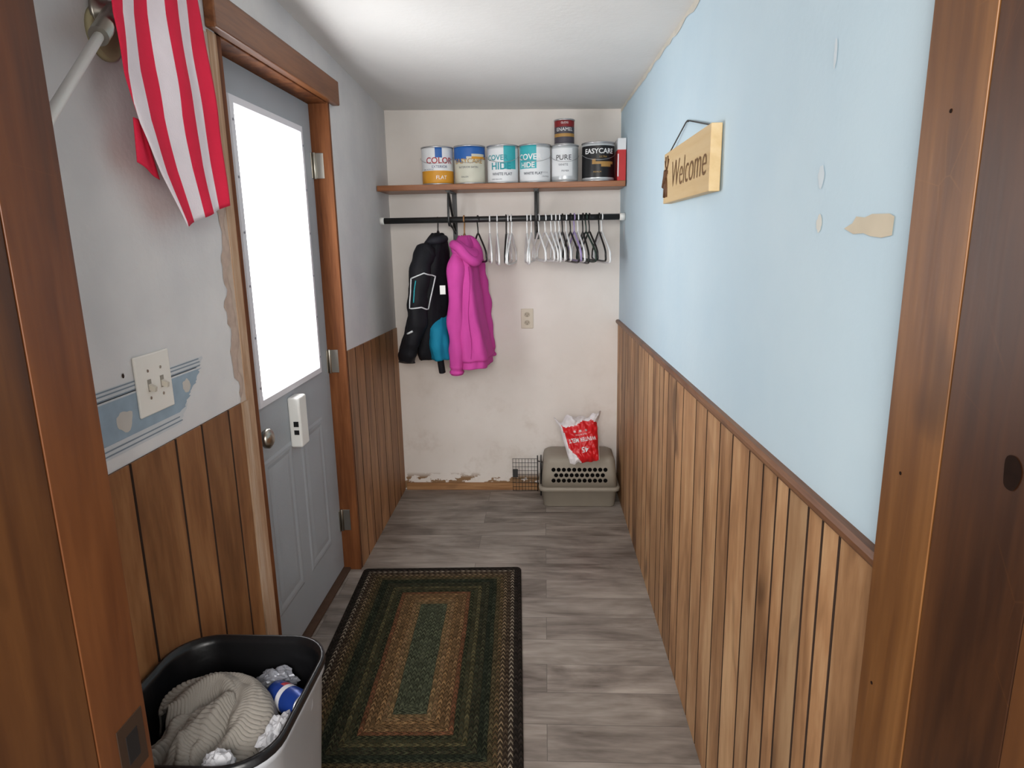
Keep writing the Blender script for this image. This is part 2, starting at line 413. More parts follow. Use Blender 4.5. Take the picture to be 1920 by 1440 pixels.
# ---------------------------------------------------------------- entry door
DX=-.94; d0,d1=1.905,2.775
door=struct(empty('door_1',(DX-.02,d1,0.02)),'blue-grey steel entry door with large glass pane')
mb=MB(); gy0,gy1,gz0,gz1=2.035,2.65,.965,1.935
for b in ((d0,gy0+.01,.02,2.036),(gy1-.01,d1,.02,2.036),(gy0+.01,gy1-.01,.02,gz0+.01),(gy0+.01,gy1-.01,gz1-.01,2.036)):
    mb.box(DX-.042,DX,b[0],b[1],b[2],b[3])
mb.obj('door_slab',[m_door],door)
for (a,b) in ((2.045,2.30),(2.385,2.64)):
    mb=MB(); rings=[]
    for off,h in ((0,0),(.010,.003),(.022,.003),(.036,.0005),(.06,.0025)):
        rings.append([(DX+h,a+off,.20+off),(DX+h,b-off,.20+off),(DX+h,b-off,.78-off),(DX+h,a+off,.78-off)])
    mb.loft(rings,0,False,True,smooth=False)
    mb.obj('embossed_panel',[m_door],door)
mb=MB(); rings=[]
for off,h in ((0,0),(.004,.014),(.026,.016),(.034,.006),(.036,-.02)):
    rings.append([(DX+h,gy0+off,gz0+off),(DX+h,gy1-off,gz0+off),(DX+h,gy1-off,gz1-off),(DX+h,gy0+off,gz1-off)])
mb.loft(rings,0,False,False,smooth=False)
for k in range(6):
    z=gz0+.07+k*.165
    for y in (gy0+.014,gy1-.014): mb.cyl((DX+.0155,y,z),.004,.0015,'X',10,1)
mb.obj('window_frame',[m_frame,M('screw_grey',col(150,150,160),.5)],door)
mb=MB(); mb.box(DX-.022,DX-.018,gy0+.034,gy1-.034,gz0+.034,gz1-.034); mb.obj('window_pane',[m_pane],door)
def revX(mb,c,prof,n=28,mi=0):
    mb.loft([[(c[0]+h,c[1]+r*math.cos(2*pi*k/n),c[2]+r*math.sin(2*pi*k/n)) for k in range(n)] for h,r in prof],mi)
mb=MB()
revX(mb,(DX,1.985,.885),[(0,.034),(.006,.033),(.008,.015),(.03,.013),(.036,.024),(.046,.032),(.058,.032),(.066,.022),(.069,.006)])
mb.obj('door_knob',[m_steel],door)
for i,(z) in enumerate((1.80,.99,.25)):
    mb=MB(); mb.box(DX,DX+.003,d1-.02,d1+.002,z-.05,z+.05); mb.box(DX-.0,DX+.045,d1+.0015,d1+.0045,z-.05,z+.05)
    mb.cyl((DX+.008,d1,z-.052),.006,.104,'Z',12)
    mb.obj('hinge',[m_steel],door,bevel=.001)
ch=tag(empty('door_alarm',(DX,2.33,.75)),'white plastic alarm box stuck on the entry door','door alarm')
mb=MB(); mb.box(DX,DX+.045,2.29,2.365,.755,.945); mb.obj('housing',[m_white],ch,bevel=.008,seg=3)
for b in ((DX+.018,DX+.036,2.288,2.292,.835,.855),(DX+.018,DX+.036,2.288,2.292,.805,.822)):
    mb=MB(); mb.box(*b); mb.obj('indicator',[m_black],ch)
# ---------------------------------------------------------------- switch plate + outlet
sw=tag(empty('light_switch',(LX,1.382,1.13)),'white double toggle switch plate over torn border','light switch')
mb=MB(); mb.box(LX+.001,LX+.007,1.318,1.448,1.135,1.268); mb.obj('plate',[M('ivory_plate',col(232,228,220),.4,0,.03)],sw,bevel=.003)
for i,y in enumerate((1.36,1.408)):
    mb=MB(); mb.box(LX+.006,LX+.0085,y-.006,y+.006,1.187,1.213,1)
    mb.hexa([(LX+.007,y-.005,1.19),(LX+.02,y-.004,1.186),(LX+.007,y+.005,1.19),(LX+.02,y+.004,1.186),(LX+.007,y-.005,1.204),(LX+.022,y-.004,1.196),(LX+.007,y+.005,1.204),(LX+.022,y+.004,1.196)],0)
    mb.obj('toggle',[M('toggle_beige',col(206,198,184),.4),M('slot_grey',col(150,144,134),.5)],sw)
    for z in (1.172,1.232):
        mb=MB(); mb.cyl((LX+.006,y,z),.0035,.002,'X',12); mb.obj('screw',[m_steel],sw)
ou=tag(empty('power_outlet',(-.10,D,.99)),'beige duplex power outlet on the far wall','power outlet')
mb=MB(); mb.box(-.135,-.065,D-.007,D-.0005,.988,1.102); mb.obj('plate',[M('almond_plate',col(206,196,178),.4,0,.03)],ou,bevel=.003)
for z in (1.022,1.068):
    mb=MB()
    mb.loft([[(-.10+.017*math.cos(a),D-h,z+.0145*math.sin(a)) for a in [2*pi*k/20 for k in range(20)]] for h in (.006,.009)],0,smooth=False)
    mb.box(-.108,-.106,D-.0095,D-.0088,z-.002,z+.007,1); mb.box(-.095,-.093,D-.0095,D-.0088,z-.002,z+.006,1); mb.cyl((-.10,D-.0095,z-.008),.0025,.001,'Y',10,1)
    mb.obj('socket',[M('almond_socket',col(180,168,148),.4),m_black],ou)
# ---------------------------------------------------------------- shelf, rod
sh=tag(empty('wall_shelf',(-.22,D,1.50)),'brown wood wall shelf on dark metal brackets','shelf')
SZ=1.775
mb=MB(); mb.box(-.862,.415,3.51,D-.001,SZ-.028,SZ); mb.obj('board',[m_shelf],sh,bevel=.002)
for bx in (-.497,-.04):
    mb=MB(); b=SZ-.0285
    mb.box(bx-.013,bx+.013,3.53,D-.001,b-.005,b); mb.box(bx-.013,bx+.013,D-.006,D-.001,1.49,b)
    mb.hexa([(bx-.006,3.55,b-.02),(bx+.006,3.55,b-.02),(bx-.006,D-.005,1.54),(bx+.006,D-.005,1.54),(bx-.006,3.55,b),(bx+.006,3.55,b),(bx-.006,D-.005,1.58),(bx+.006,D-.005,1.58)])
    mb.tube(catmull([(bx,3.56,b),(bx,3.535,1.68),(bx,3.528,1.60),(bx,3.545,1.572),(bx,3.57,1.572),(bx,3.582,1.585)],5),.006,8)
    mb.tube([(bx,3.57,1.575),(bx,3.68,1.56),(bx,D-.006,1.53)],.006,8)
    mb.obj('bracket',[m_dsteel],sh)
RY=3.56; RZ=1.598
rod=tag(empty('closet_rod',(-.22,RY,RZ)),'black closet rod below the shelf','closet rod')
mb=MB(); mb.cyl((LX+.012,RY,RZ),.0155,RX(RY,RZ)-LX-.03,'X',24); mb.obj('pole',[M('rod_black',col(34,34,34),.35)],rod)
for x0,x1 in ((LX+.001,LX+.022),(RX(RY,RZ)-.03,RX(RY,RZ)-.002)):
    mb=MB(); mb.cyl((x0,RY,RZ),.019,x1-x0,'X',24); mb.obj('end_cap',[m_white],rod)
# ---------------------------------------------------------------- paint cans
G='paint cans on the shelf'
m_lid=M('tin_lid',col(190,190,192),.35,.8,.05)
def can(cx,cy,z,R,H,label,pick,mats,texts,name='paint_can',lidm=None,bail=True):
    e=tag(empty(name,(cx,cy,z)),label,'paint can',G)
    n=56; mz=14; rings=[]
    for i in range(mz+1):
        rings.append([(cx+R*math.sin(2*pi*k/n),cy-R*math.cos(2*pi*k/n),z+.006+(H-.012)*i/mz) for k in range(n)])
    def mif(i,j):
        a=(j+.5)/n*2*pi; a=a-2*pi if a>pi else a
        return pick(a,(i+.5)/mz)
    mb=MB(); mb.loft(rings,0,smooth=True,mif=mif)
    mb.obj('can_body',mats,e)
    def rv(nm,p):
        mb=MB(); mb.loft([[(cx+r*math.cos(2*pi*k/40),cy+r*math.sin(2*pi*k/40),zz) for k in range(40)] for zz,r in p],0); mb.obj(nm,[m_lid],e)
    rv('lid',[(z+H-.008,R+.0005),(z+H-.006,R+.003),(z+H-.001,R+.003),(z+H,R),(z+H-.001,R-.006),(z+H-.006,R-.010),(z+H-.003,R-.014),(z+H-.004,R-.03)])
    rv('base_rim',[(z,R+.0005),(z+.001,R+.0025),(z+.006,R+.0025),(z+.008,R+.0003)])
    if texts:
        mb=MB()
        for (body,size,u0,v0,mi,kw) in texts:
            def fn(u,v):
                a=(u+u0)/R; rr=R+.0012
                return (cx+rr*math.sin(a),cy-rr*math.cos(a),z+v+v0)
            addtext(mb,body,size,fn,mi,**kw)
        mb.obj('lettering',TM,e)
    if bail:
        mb=MB(); aa=[-1.35+2.7*k/20 for k in range(21)]
        pts=[(cx+(R+.004)*math.sin(a)*1.02,cy-(R+.006)*math.cos(a),z+H*.80-.05*math.cos(a)**.8*(H/.19)) for a in aa]
        mb.tube(pts,.0012,6)
        mb.obj('handle',[m_lid],e)
    return e
TM=[M('ink_red',col(170,50,60),.5),M('ink_navy',col(40,60,110),.5),M('ink_teal',col(40,150,160),.5),M('ink_white',col(235,235,235),.5),M('ink_grey',col(90,95,105),.5),M('ink_tan',col(176,140,80),.5),M('ink_black',col(30,30,34),.5)]
mW=M('label_white',col(222,224,226),.45,0,.03); mY=M('label_yellow',col(210,148,44),.5); mC=M('label_cream',col(202,200,184),.5); mB=M('label_blue',col(40,96,170),.5)
mT=M('label_teal',col(60,172,180),.5); mK=M('label_black',col(24,24,26),.4); mG=M('label_gold',col(170,130,70),.5); mR=M('label_red',col(130,30,34),.5); mS=M('label_silver',col(200,204,206),.3,.3)
can(-.555,3.605,SZ,.082,.19,'white paint can with orange band and red lettering',lambda a,v:1 if v<.33 else (2 if (v>.72 and a>.05 and a<.5) else 0),[mW,mY,mB],
 [('COLOR',.042,.022,.118,0,{'bold':.0006}),('EXTERIOR',.018,.022,.088,1,{}),('FLAT',.026,.03,.035,3,{}),('100% ACRYLIC',.010,-.04,.075,4,{})])
can(-.385,3.60,SZ,.080,.192,'cream paint can with blue top and tan lettering',lambda a,v:1 if v>.70+.12*math.sin(a*2.2) else (2 if .62<v<.72 and a>.2 else 0),[mC,mB,mY],
 [('EASYCARE',.034,0,.112,5,{'bold':.0005}),('INTERIOR SATIN',.014,0,.082,4,{}),('GALLON',.010,-.02,.035,4,{})])
can(-.212,3.60,SZ,.080,.19,'white paint can with teal block and teal lettering',lambda a,v:1 if (a>.15 and a<1.0 and v>.36) else (2 if v>.93 else 0),[mW,mT,mS],
 [('COVER',.036,-.028,.125,2,{'bold':.0006}),('HIDE',.048,-.006,.083,2,{'bold':.001}),('WHITE FLAT',.019,0,.045,4,{'bold':.0004}),('ONE GALLON',.009,-.03,.02,4,{})])
can(-.045,3.60,SZ,.081,.19,'white paint can with teal block turned sideways',lambda a,v:1 if (a>-1.2 and a<.12 and v>.36) else (2 if v>.93 else 0),[mW,mT,mS],
 [('COVER',.040,-.03,.125,3,{'bold':.0008}),('HIDE',.036,-.04,.086,3,{'bold':.0008}),('WHITE FLAT',.018,-.01,.045,4,{'bold':.0004}),('CAUTION',.010,.06,.03,4,{}),('2 2 2 2 2',.009,.06,.05,4,{})])
can(.110,3.605,SZ,.070,.185,'silver white paint can with grey lettering',lambda a,v:1 if (v<.12 or v>.9) else (2 if a>.55 else 0),[mW,mS,mS],
 [('PURE',.036,-.008,.12,6,{}),('WHITE',.016,-.01,.085,4,{}),('PRIMER',.012,0,.055,4,{})])
can(.282,3.60,SZ,.083,.192,'black paint can with gold swoosh and white lettering',lambda a,v:1 if (abs(v-(.52-.09*math.sin(a*1.6+.8)))<.05 and -.4<a<1.0) else (2 if v<.05 or v>.95 else 0),[mK,mG,mS],
 [('EASYCARE',.034,0,.145,3,{'bold':.0006}),('ULTRA',.013,.02,.118,5,{}),('PREMIUM',.010,-.01,.045,5,{})])
can(.108,3.605,SZ+.1855,.051,.125,'small dark enamel can with red band stacked on top',lambda a,v:1 if v>.72 else (2 if .3<v<.42 else 0),[M('label_charcoal',col(70,66,74),.5),mR,mG],
 [('ENAMEL',.024,0,.073,3,{}),('GLOSS',.013,0,.105,3,{})],bail=False)
bx=tag(empty('cardboard_box',(.397,3.60,SZ)),'small red and white product box at the shelf end','box')
mb=MB(); mb.box(.374,.416,3.52,3.68,SZ,SZ+.15); mb.box(.374,.416,3.52,3.68,SZ+.15,SZ+.205,1); mb.box(.374,.380,3.519,3.52,SZ+.02,SZ+.13,1)
mb.obj('carton',[M('box_red',col(190,36,40),.5),mW],bx,bevel=.001)
# ---------------------------------------------------------------- hangers
def hanger_mesh(name,mat,r=.0035,w=.19,h=.145):
    mb=MB(); RR=.0195
    hook=[(0,-RR*math.cos(a),RR*math.sin(a)) for a in [math.radians(-35+240*k/16) for k in range(17)]]
    mb.tube(hook+[(0,.010,-.030),(0,.002,-.045),(0,0,-.06),(0,0,-.078)],r*.7,8)
    z0=-.075
    loop=catmull([(0,0,z0),(0,-w*.35,z0-.028),(0,-w*.9,z0-.085),(0,-w,z0-.115),(0,-w*.93,z0-h*.98),(0,0,z0-h),(0,w*.93,z0-h*.98),(0,w,z0-.115),(0,w*.9,z0-.085),(0,w*.35,z0-.028)],6,True)
    mb.tube(loop,r,8,0,True)
    return mb.obj(name,[mat],origin=(0,0,0))
mhw=M('hanger_white',col(232,232,232),.35,0,.02); mhb=M('hanger_black',col(28,26,26),.35); mhp=M('hanger_purple',col(160,142,190),.4); mhg=M('hanger_green',col(40,58,50),.4)
protos={}
def hang(x,colr,rot,sc=1):
    lab={'w':'white plastic hanger on the closet rod','b':'black plastic hanger on the closet rod','p':'pale purple plastic hanger on the closet rod','g':'dark green plastic hanger on the closet rod'}[colr]
    if colr not in protos:
        o=hanger_mesh('clothes_hanger',{'w':mhw,'b':mhb,'p':mhp,'g':mhg}[colr],.005); protos[colr]=o
    else:
        o=protos[colr].copy(); C.objects.link(o)
    o.location=(x,RY,RZ); o.rotation_euler=(0,0,math.radians(rot)); o.scale=(1,1,sc)
    tag(o,lab,'clothes hanger','hangers on the closet rod')
PXR=lambda px:-.876+(px-712)*(1.302/460)*.993
for px,c_,rt in ((900,'b',18),(922,'w',7),(936,'w',6),(953,'b',0),(957,'w',-2),(963,'w',-3),(992,'w',4),(1000,'w',-6),(1014,'w',11),(1026,'w',13),(1037,'w',11),(1045,'w',8),(1052,'w',9),(1058,'b',8),(1065,'w',6),(1073,'b',9),(1080,'p',9),(1087,'w',8),(1096,'b',7),(1102,'g',10),(1108,'b',9),(1126,'b',7),(1131,'w',9)):
    hang(PXR(px),c_,rt+random.uniform(-1.5,1.5),random.uniform(.98,1.06))
# ---------------------------------------------------------------- garments
def cloth(name,c,rough=.85,bs=220):
    t=NT(name); v=t.obj(); f=t.noise(v,9,3)
    t.base(t.mix(f,dk(c,.82),dk(c,1.12)),rough,0,.15); t.bump(t.noise(v,bs,2),.25,.003)
    return t.m
def garment(mb,sec,n=48,folds=9,amp=.008,seed=0,mi=0,sub=6,cap=True,sq=.8):
    S=[]
    for i in range(len(sec)-1):
        for k in range(sub):
            t=k/sub
            S.append([sec[i][q]*(1-t)+sec[i+1][q]*t for q in range(5)])
    S.append(list(sec[-1]))
    for _ in range(2):
        S=[S[0]]+[[(S[i-1][q]+2*S[i][q]+S[i+1][q])/4 for q in range(5)] for i in range(1,len(S)-1)]+[S[-1]]
    rings=[]; ztop=S[0][0]
    for z,cx,cy,rx,ry in S:
        r=[]; dn=(ztop-z)
        for j in range(n):
            a=2*pi*j/n; ca,sa=math.cos(a),math.sin(a)
            ca2=math.copysign(abs(ca)**sq,ca); sa2=math.copysign(abs(sa)**sq,sa)
            w=amp*min(1,.25+dn*2.2)*(math.sin(folds*a+seed+1.2*math.sin(z*5+seed))+.8*noise.noise(Vector((ca*2.2+seed,sa*2.2,z*6))))
            w+=.006*noise.noise(Vector((ca*4,sa*4+seed,z*16)))
            r.append((cx+(rx+w)*ca2,cy+(ry+w)*sa2,z+.006*noise.noise(Vector((ca*3,sa*3,seed)))))
        rings.append(r)
    mb.loft(rings,mi,cap,cap)
def sleeve(mb,pts,r0,r1,seed=0,mi=0,flat=1.0):
    P=catmull(pts,10); o0=len(mb.v)
    def rf(t):
        k=r0*(1-t)+r1*t+.006*noise.noise(Vector((t*14,seed,0)))+.002*math.sin(t*40+seed)
        if t<.08: k*=.6+5*t
        return (k,k*flat)
    mb.tube(P,0,24,mi,False,rf)
    for i in range(o0,len(mb.v)):
        p=Vector(mb.v[i]); w_=noise.noise(Vector((p.x*18,p.y*18,p.z*7+seed)))
        mb.v[i]=(p.x+.010*w_,p.y+.012*noise.noise(Vector((p.x*18+7,p.y*18,p.z*7))),p.z)
def bvh(ob):
    return BVHTree.FromPolygons([ob.location+v.co for v in ob.data.vertices],[list(p.vertices) for p in ob.data.polygons])
def onto(trees,x,z,off=.0025):
    best=None
    for t in trees:
        h=t.ray_cast(Vector((x,2.8,z)),Vector((0,1,0)))
        if h[0] is not None and (best is None or h[0].y<best): best=h[0].y
    return (x,(best if best is not None else 3.45)-off,z)
m_pink=cloth('fleece_magenta',col(198,74,156)); m_pinkd=cloth('fleece_magenta_dark',col(168,52,128))
hd=tag(empty('hooded_sweatshirt',(-.41,RY,.82)),'bright magenta hooded sweatshirt hanging on a wooden hanger','sweatshirt')
mb=MB(); garment(mb,[(1.515,-.42,3.55,.03,.03),(1.47,-.42,3.55,.05,.10),(1.40,-.415,3.55,.055,.165),(1.25,-.405,3.55,.060,.18),(1.05,-.395,3.55,.074,.19),(.92,-.385,3.55,.086,.195),(.875,-.382,3.55,.092,.195),(.865,-.382,3.55,.084,.185),(.83,-.382,3.55,.085,.186)],folds=6,amp=.008,seed=1)
bodyp=mb.obj('torso',[m_pink],hd)
mb=MB(); sleeve(mb,[(-.435,3.43,1.43),(-.452,3.395,1.32),(-.458,3.385,1.12),(-.460,3.39,.95),(-.462,3.40,.86),(-.462,3.402,.855),(-.464,3.402,.82),(-.464,3.404,.80)],.044,.036,2); mb.obj('sleeve',[m_pink],hd)
mb=MB(); sleeve(mb,[(-.385,3.66,1.43),(-.36,3.70,1.32),(-.335,3.715,1.12),(-.32,3.72,.93),(-.315,3.72,.84)],.036,.034,7); mb.obj('sleeve',[m_pink],hd)
mb=MB()
hp=catmull([(-.45,3.50,1.455),(-.46,3.43,1.47),(-.43,3.385,1.455),(-.395,3.375,1.415),(-.355,3.40,1.385),(-.34,3.46,1.40),(-.35,3.52,1.44),(-.38,3.55,1.485),(-.41,3.55,1.49)],7,True)
mb.tube(hp,.025,16,0,True,rf=None)
mb.tube(catmull([(-.45,3.44,1.46),(-.42,3.42,1.435),(-.38,3.44,1.41),(-.37,3.47,1.42)],8),0,18,0,False,lambda t:(.032+.012*math.sin(t*pi),.04))
mb.obj('hood',[m_pink],hd)
mb=MB()
tb_=[bvh(bodyp)]
P=[onto(tb_,-.385+.006*math.sin(k*.5),1.36-.026*k,.0) for k in range(20)]
mb.tube(P,.0022,6); mb.obj('zipper',[m_pinkd],hd)
wh=tag(hanger_mesh('clothes_hanger',M('hanger_wood',col(150,110,70),.5,0,.1),.006,.13,.08),'wooden hanger holding the magenta sweatshirt','clothes hanger'); wh.location=(-.42,RY,RZ)
wh['group']='hangers on the closet rod'
# black jacket
m_blk=cloth('shell_black',col(27,27,31),.6,120); m_blk2=cloth('shell_black_light',col(38,38,44),.6,120); m_teal=cloth('fleece_teal',col(24,120,150),.7)
m_refl=M('reflective_trim',col(206,210,212),.4,0,.03)
jk=tag(empty('jacket',(-.60,RY,.80)),'black winter jacket with reflective trim and teal lining','jacket')
mb=MB(); garment(mb,[(1.53,-.56,3.55,.03,.04),(1.49,-.565,3.55,.055,.11),(1.42,-.58,3.55,.073,.165),(1.30,-.59,3.55,.080,.18),(1.15,-.60,3.55,.085,.18),(1.0,-.61,3.56,.083,.18),(.90,-.615,3.57,.08,.17),(.87,-.62,3.58,.07,.15)],folds=5,amp=.010,seed=4)
jb=mb.obj('torso',[m_blk],jk)
mb=MB(); sleeve(mb,[(-.585,3.42,1.46),(-.625,3.37,1.38),(-.64,3.345,1.22),(-.655,3.345,1.08),(-.69,3.36,.97),(-.725,3.38,.89)],.056,.042,3); js=mb.obj('sleeve',[m_blk],jk)
mb=MB(); sleeve(mb,[(-.66,3.60,1.40),(-.69,3.60,1.25),(-.71,3.56,1.05),(-.745,3.50,.91),(-.75,3.48,.85)],.048,.044,6); mb.obj('sleeve',[m_blk2],jk)
mb=MB(); mb.tube(catmull([(-.60,3.46,1.475),(-.575,3.43,1.49),(-.54,3.44,1.495),(-.52,3.50,1.50),(-.54,3.58,1.50),(-.58,3.60,1.495)],6,True),.020,14,0,True); mb.obj('collar',[m_blk2],jk)
mb=MB(); garment(mb,[(1.12,-.56,3.52,.045,.08),(1.05,-.56,3.47,.055,.11),(.95,-.555,3.46,.058,.115),(.88,-.55,3.46,.05,.10)],folds=5,amp=.008,seed=9); mb.obj('fleece',[m_teal],jk)  # separate teal fleece behind the jacket, modelled as one of its parts
T=[bvh(js),bvh(jb)]
def poly(mb,pts,k=6,r=.0035):
    Q=[]
    for i in range(len(pts)-1):
        for j in range(k):
            t=j/k; Q.append(onto(T,pts[i][0]*(1-t)+pts[i+1][0]*t,pts[i][1]*(1-t)+pts[i+1][1]*t))
    Q.append(onto(T,*pts[-1])); mb.tube(Q,r,8)
mb=MB(); poly(mb,[(-.665,1.31),(-.60,1.335),(-.555,1.315),(-.575,1.23),(-.595,1.15),(-.62,1.165),(-.68,1.16),(-.665,1.31)]); mb.obj('reflective_trim',[m_refl],jk)
mb=MB(); poly(mb,[(-.70,1.03),(-.67,1.045)],3,.005); mb.obj('reflective_trim',[m_refl],jk)
mz=M('zip_teal',col(30,150,160),.5)
mb=MB(); poly(mb,[(-.64,1.30),(-.65,1.25),(-.655,1.19)],5,.003); mb.obj('zipper',[mz],jk)
mb=MB(); mb.box(-.530,-.502,3.352,3.356,1.225,1.27); mb.obj('tag',[m_white],jk)
mb=MB(); mb.tube(catmull([(-.56,3.45,.92),(-.555,3.44,.86),(-.55,3.45,.80)],6),.018,10); mb.obj('strap',[m_blk],jk)
jh=protos['b'].copy(); C.objects.link(jh); jh.location=(-.56,RY,RZ); tag(jh,'black plastic hanger holding the black jacket','clothes hanger','hangers on the closet rod'); jh.scale=(1,.6,.75); jh.rotation_euler=(0,0,0)
# ---------------------------------------------------------------- pet carrier
pc=tag(empty('pet_carrier',(.19,3.64,0)),'beige plastic pet carrier with open black wire door','pet carrier')
m_pc=M('carrier_beige',col(148,140,127),.55,0,.06); m_pcd=M('carrier_taupe',col(122,114,102),.55)
cx,cy=.19,3.635
def rl(mb,L,mi=0,cap0=True,cap1=True): mb.loft([rrect(cx+o,cy,hx,hy,r,z,5) for z,hx,hy,r,o in L],mi,cap0,cap1)
mb=MB(); rl(mb,[(0,.196,.108,.025,0),(.006,.202,.114,.03,0),(.095,.212,.124,.032,0),(.10,.226,.135,.034,0),(.118,.228,.136,.034,0),(.122,.218,.13,.034,0)])
mb.obj('lower_shell',[m_pc,m_pcd],pc)
mb=MB(); rl(mb,[(.118,.214,.126,.034,0),(.20,.208,.12,.036,0),(.262,.202,.113,.038,0),(.282,.196,.107,.038,0),(.292,.182,.094,.038,0),(.296,.15,.07,.036,0)],0)
mb.obj('upper_shell',[m_pc],pc)
vh=None
for row,z in enumerate((.162,.193,.224)):
    for k in range(11 if row%2==0 else 10):
        x=.045+k*.029+(.0145 if row%2 else 0)
        yy=cy-(.126-.006*(z-.118)/.082)-.0022 if z<.2 else cy-(.12-.007*(z-.2)/.062)-.0022
        if vh is None:
            mb=MB(); mb.cyl((x,yy,z),.0118,.004,'Y',12,0); vh=mb.obj('vent_hole',[M('hole_dark',col(16,15,14),.9,spec=.05)],pc); v0=(x,yy,z); l0=Vector(vh.location)
        else:
            o=vh.copy(); C.objects.link(o); o.location=l0+Vector((x-v0[0],yy-v0[1],z-v0[2]))
mb=MB(); mb.box(-.0305,-.022,3.56,3.71,.05,.25); mb.obj('door_opening',[m_black],pc,bevel=.01)
mb=MB(); wy=3.735
for k in range(9): 
    x=-.195+k*.0185; mb.tube([(x,wy,.012),(x,wy,.215)],.0013,6)
for k in range(9):
    z=.014+k*.025; mb.tube([(-.197,wy,z),(-.045,wy,z)],.0013,6)
mb.tube([(-.047,wy,.01),(-.047,wy,.235)],.003,8); mb.tube([(-.047,wy,.06),(-.02,3.72,.06)],.003,8); mb.tube([(-.047,wy,.2),(-.02,3.72,.2)],.003,8)
mb.box(-.195,-.165,wy-.008,wy-.002,.10,.15)
mb.obj('wire_door',[m_dsteel],pc)
# ---------------------------------------------------------------- ice melt bag
bg=tag(empty('ice_melt_bag',(.19,3.57,.29)),'crumpled red and white bag of ice melt upside down','bag')
w,h,dp=.098,.130,.036; tilt=math.radians(8); lean=math.radians(24)
def bagp(u,v,s,off=0):
    x=u*w*(1+.16*v)
    edge=max(0,(1-u**4))*max(0,(1-abs(v)**5))
    y=s*(dp*edge**.6+off)
    k_=1 if s<0 else .5
    wr_=.014*noise.noise(Vector((u*2.3,v*2.7,1)))+.010*noise.noise(Vector((u*6,v*6,5)))+.030*max(0,v-.3)*noise.noise(Vector((u*9,v*9,2)))
    y+=wr_*k_
    z=v*h+.035*noise.noise(Vector((u*3.5,3,0)))*(1 if v>0 else .3)*v*v
    if v>.6: y+=.035*math.sin(u*6)*(v-.6)*2.5; x+=.02*u*(v-.6)*2.5
    x,z=x*math.cos(tilt)-z*math.sin(tilt),x*math.sin(tilt)+z*math.cos(tilt)
    y,z=y*math.cos(lean)+z*math.sin(lean),z*math.cos(lean)-y*math.sin(lean)
    return (.200+x,3.540+y,.396+z)
mb=MB(); NU,NV=36,40
for s in (-1,1):
    V=[bagp(-1+2*i/NU,-1+2*j/NV,s) for j in range(NV+1) for i in range(NU+1)]
    fs=[];ms=[]
    for j in range(NV):
        for i in range(NU):
            u=-1+2*(i+.5)/NU; v=-1+2*(j+.5)/NV
            q=[j*(NU+1)+i,j*(NU+1)+i+1,(j+1)*(NU+1)+i+1,(j+1)*(NU+1)+i]
            if s>0: q=q[::-1]
            fs.append(q); ms.append(1 if (v>.66+.10*math.sin(u*4) or u<-.84-.06*v or u>.95 or (v<-.3 and u<-.85-.9*(v+.3))) else 0)
    mb.add(V,fs,0,True)
    for k_,m_ in enumerate(ms): mb.mi[len(mb.mi)-len(ms)+k_]=m_
mb.obj('bag_body',[M('bag_red',col(205,28,34),.35,0,.08),M('bag_white',col(226,222,224),.35,0,.05)],bg)
mb=MB()
def fb(u0,v0):
    def fn(u,v):
        return bagp((-(u)+u0)/w,(-(v)+v0)/h,-1,.003)
    return fn
addtext(mb,'WINTER MELT',.032,fb(.004,-.005),0,bold=.0006,sx=.74)
addtext(mb,'FAST ACTING',.010,fb(.0,.022),0)
for q in (-.03,0,.03): addtext(mb,'*',.032,fb(q,.048),0,bold=.0004)
addtext(mb,'45',.042,fb(.01,-.062),0,bold=.001)
mb.obj('lettering',[mW],bg)
# ---------------------------------------------------------------- rug
hx,hy=.365,.638
t=NT('braided_rug'); tc=t.n('ShaderNodeTexCoord'); 
wob=t.n('ShaderNodeTexNoise'); wob.inputs['Scale'].default_value=9; t.l(tc.outputs['Object'],wob.inputs['Vector'])
wv=t.n('ShaderNodeVectorMath',operation='MULTIPLY_ADD'); t.l(wob.outputs['Color'],wv.inputs[0]); wv.inputs[1].default_value=(.008,.008,0); t.l(tc.outputs['Object'],wv.inputs[2])
X,Y,Z=t.sep(wv.outputs[0])
X=t.math('SUBTRACT',X,.004); Y=t.math('SUBTRACT',Y,.004)
dx=t.math('SUBTRACT',hx,t.math('ABSOLUTE',X)); dy=t.math('SUBTRACT',hy,t.math('ABSOLUTE',Y))
d=t.math('MINIMUM',dx,dy); side=t.math('LESS_THAN',dx,dy)
al=t.math('ADD',t.math('MULTIPLY',side,Y),t.math('MULTIPLY',t.math('SUBTRACT',1,side),X))
rw=.0155
rr=t.math('DIVIDE',d,rw); fr=t.math('FRACT',rr); idx=t.math('FLOOR',rr)
ch_=t.math('ABSOLUTE',t.math('SUBTRACT',fr,.5))
ph=t.math('ADD',t.math('ADD',t.math('DIVIDE',al,.024),t.math('MULTIPLY',ch_,1.3)),t.math('MULTIPLY',idx,.37))
sel=t.math('FRACT',ph); cell=t.math('FLOOR',t.math('MULTIPLY',ph,3))
wn=t.n('ShaderNodeTexWhiteNoise',noise_dimensions='2D'); cxy=t.n('ShaderNodeCombineXYZ'); t.l(cell,cxy.inputs[0]); t.l(idx,cxy.inputs[1]); t.l(cxy.outputs[0],wn.inputs['Vector'])
q=t.math('DIVIDE',t.math('MULTIPLY',t.math('ADD',idx,.5),rw),.4)
def st(lst): return [(a*rw/.4,col(*c)) for a,c in lst]
